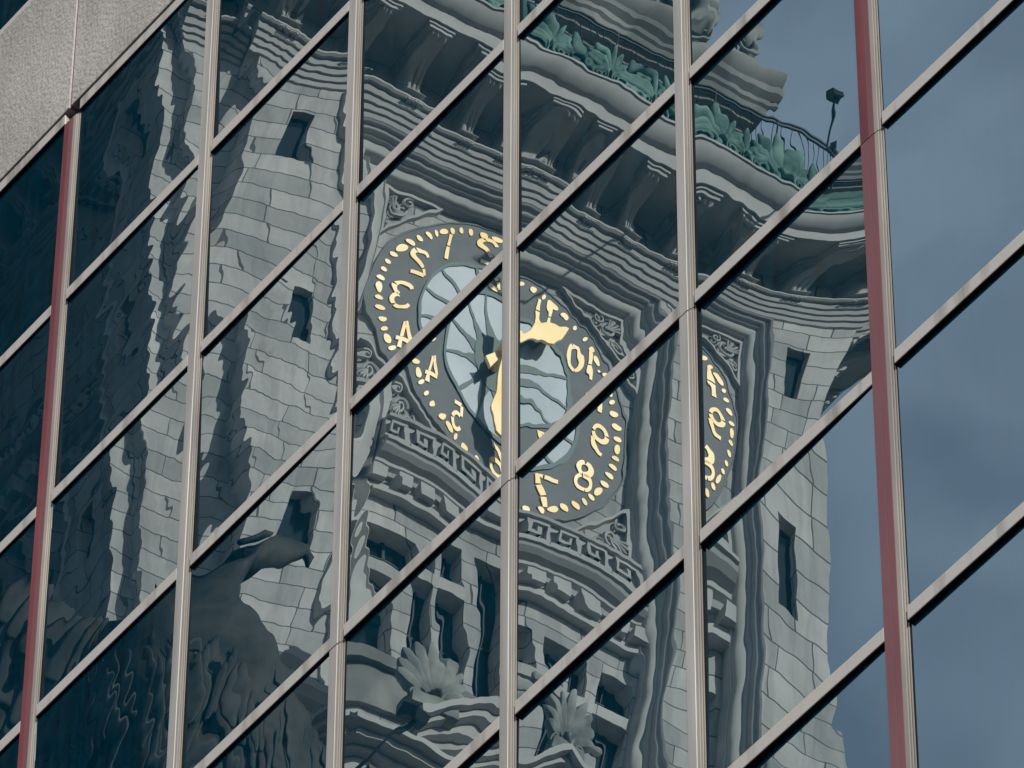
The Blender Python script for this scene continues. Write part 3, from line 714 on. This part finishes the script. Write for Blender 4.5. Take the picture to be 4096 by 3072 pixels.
for row, (l, wd) in enumerate(((1.9, .40), (1.2, .34), (.6, .28))):
    for k in range(11 if row else 13):
        f = k/(10 if row else 12)
        sx = -2.25-.60*f; sv = -4.50+.10*math.sin(f*3)+(.42*max(0, f-.72)/.28 if f > .72 else 0)
        p_ = .40-.25*f+.05*row
        a = EV(sx, p_, sv); b_ = EV(sx-.10-.10*f, p_-.08, sv-l*(1-.25*f))
        feather(a, b_, wd, wn)
for row, (l, wd) in enumerate(((1.9, .36), (1.1, .3))):
    for k in range(8):
        f = k/7; a = EV(-1.85+.38*f, .75-.1*f+.04*row, -4.75-.45*f*f); b_ = EV(-1.75+.42*f, .7-.1*f, -4.9-l-.2*f); feather(a, b_, wd, wn)
for s_ in (-.25, .25):
    m.tube([EV(-2.0+s_, .7, -6.6), EV(-2.0+s_, .85, -7.0), EV(-2.0+s_, .95, -7.15)], [.6, .35, .3], 8)
    for q in (-1, 0, 1): m.tube([EV(-2.0+s_, .95, -7.1), EV(-2.0+s_+q*.08, 1.12, -7.12), EV(-2.0+s_+q*.1, 1.2, -7.2)], [.2, .16, .05], 6)
m.build('body', M['bronze'], eagle, smooth=True)
m = MB(); m.box(-2.75, -1.5, -.2, 1.25, -7.71, -8.1, T); m.box(-2.6, -1.65, -.2, 1.1, -8.105, -8.9, T); m.box(-2.45, -1.8, -.2, .8, -8.905, -9.7, T)
m.build('pedestal', M['trim'], tower)

# ------------------------------------------------------------------ floodlights on bent arms
def floodlight(label, pts, lampdir, size):
    o0 = P3(*pts[0]); r = root('floodlight', label, 'floodlight', o0, 'floodlights fixed to the clock tower')
    P = [P3(*q)-o0 for q in pts]
    # smooth the arm
    Q = []
    for k in range(len(P)-1):
        p0 = P[max(k-1, 0)]; p1 = P[k]; p2 = P[k+1]; p3 = P[min(k+2, len(P)-1)]
        for s_ in range(6):
            f = s_/6; Q.append(.5*((2*p1)+(p2-p0)*f+(2*p0-5*p1+4*p2-p3)*f*f+(3*p1-p0-3*p2+p3)*f**3))
    Q.append(P[-1])
    m = MB(); m.tube(Q, .032, 6); m.build('arm', M['steel'], r, smooth=True)
    c = P[-1]; m = MB(); d = (P3(*lampdir)-P3(0, 0, 0)).normalized(); a = d.cross(Z).normalized(); b_ = a.cross(d)
    s2 = size
    fr = [c+d*.25+a*x*s2+b_*y*s2*.7 for x, y in ((-1, -1), (1, -1), (1, 1), (-1, 1))]; bk = [c-d*.15+a*x*s2*.55+b_*y*s2*.4 for x, y in ((-1, -1), (1, -1), (1, 1), (-1, 1))]
    m.strip(fr, bk, True); m.quad(*bk); m.quad(*fr); m.build('lamp_housing', M['steel'], r)
    m = MB(); m.box(-.1, .1, -.1, .1, -.1, .1, lambda x, y, z_: tuple(Vector((x, y, z_)))); m.build('bracket', M['steel'], r)
floodlight('black floodlight on a curling arm reflected against open sky beside the copper cresting', [(1.9, .5, 3.34), (1.72, .85, 2.75), (1.40, 1.1, 2.40), (1.22, 1.35, 2.10), (1.14, 1.6, 2.27)], (.2, -1, .5), .14)
floodlight('black floodlight on a long arm reflected in front of the carved pediment', [(-1.46, .32, -5.15), (-1.45, .5, -5.27), (-1.36, .7, -5.12), (-1.19, .9, -4.84)], (-.2, -1, .8), .24)

# ------------------------------------------------------------------ added dark slab, placed to cut sky light on the tower's side face
nb = root('added_shade_tower', 'added tall dark slab keeping sky light off the side face of the clock tower', 'building')
nb.matrix_world = tower.matrix_world.copy()
M['slab'] = mat('dark_slab_cladding', (.02, .022, .025), .6, noise=(.3, 1, (.03, .033, .036), (1, 1, 1)))
m = MB(); m.box(13.5, 60, -7, 45, 0, 235); m.build('wall', M['slab'], nb)
for f in range(24):
    m = MB()
    for k in range(14): m.box(13.42, 13.48, -5.6+k*3.5, -3.2+k*3.5, 8+f*8, 12.5+f*8)
    for k in range(8): m.box(20+k*4.2, 23+k*4.2, -7.08, -7.02, 8+f*8, 12.5+f*8)
    m.build('window_row', M['dark'], nb)
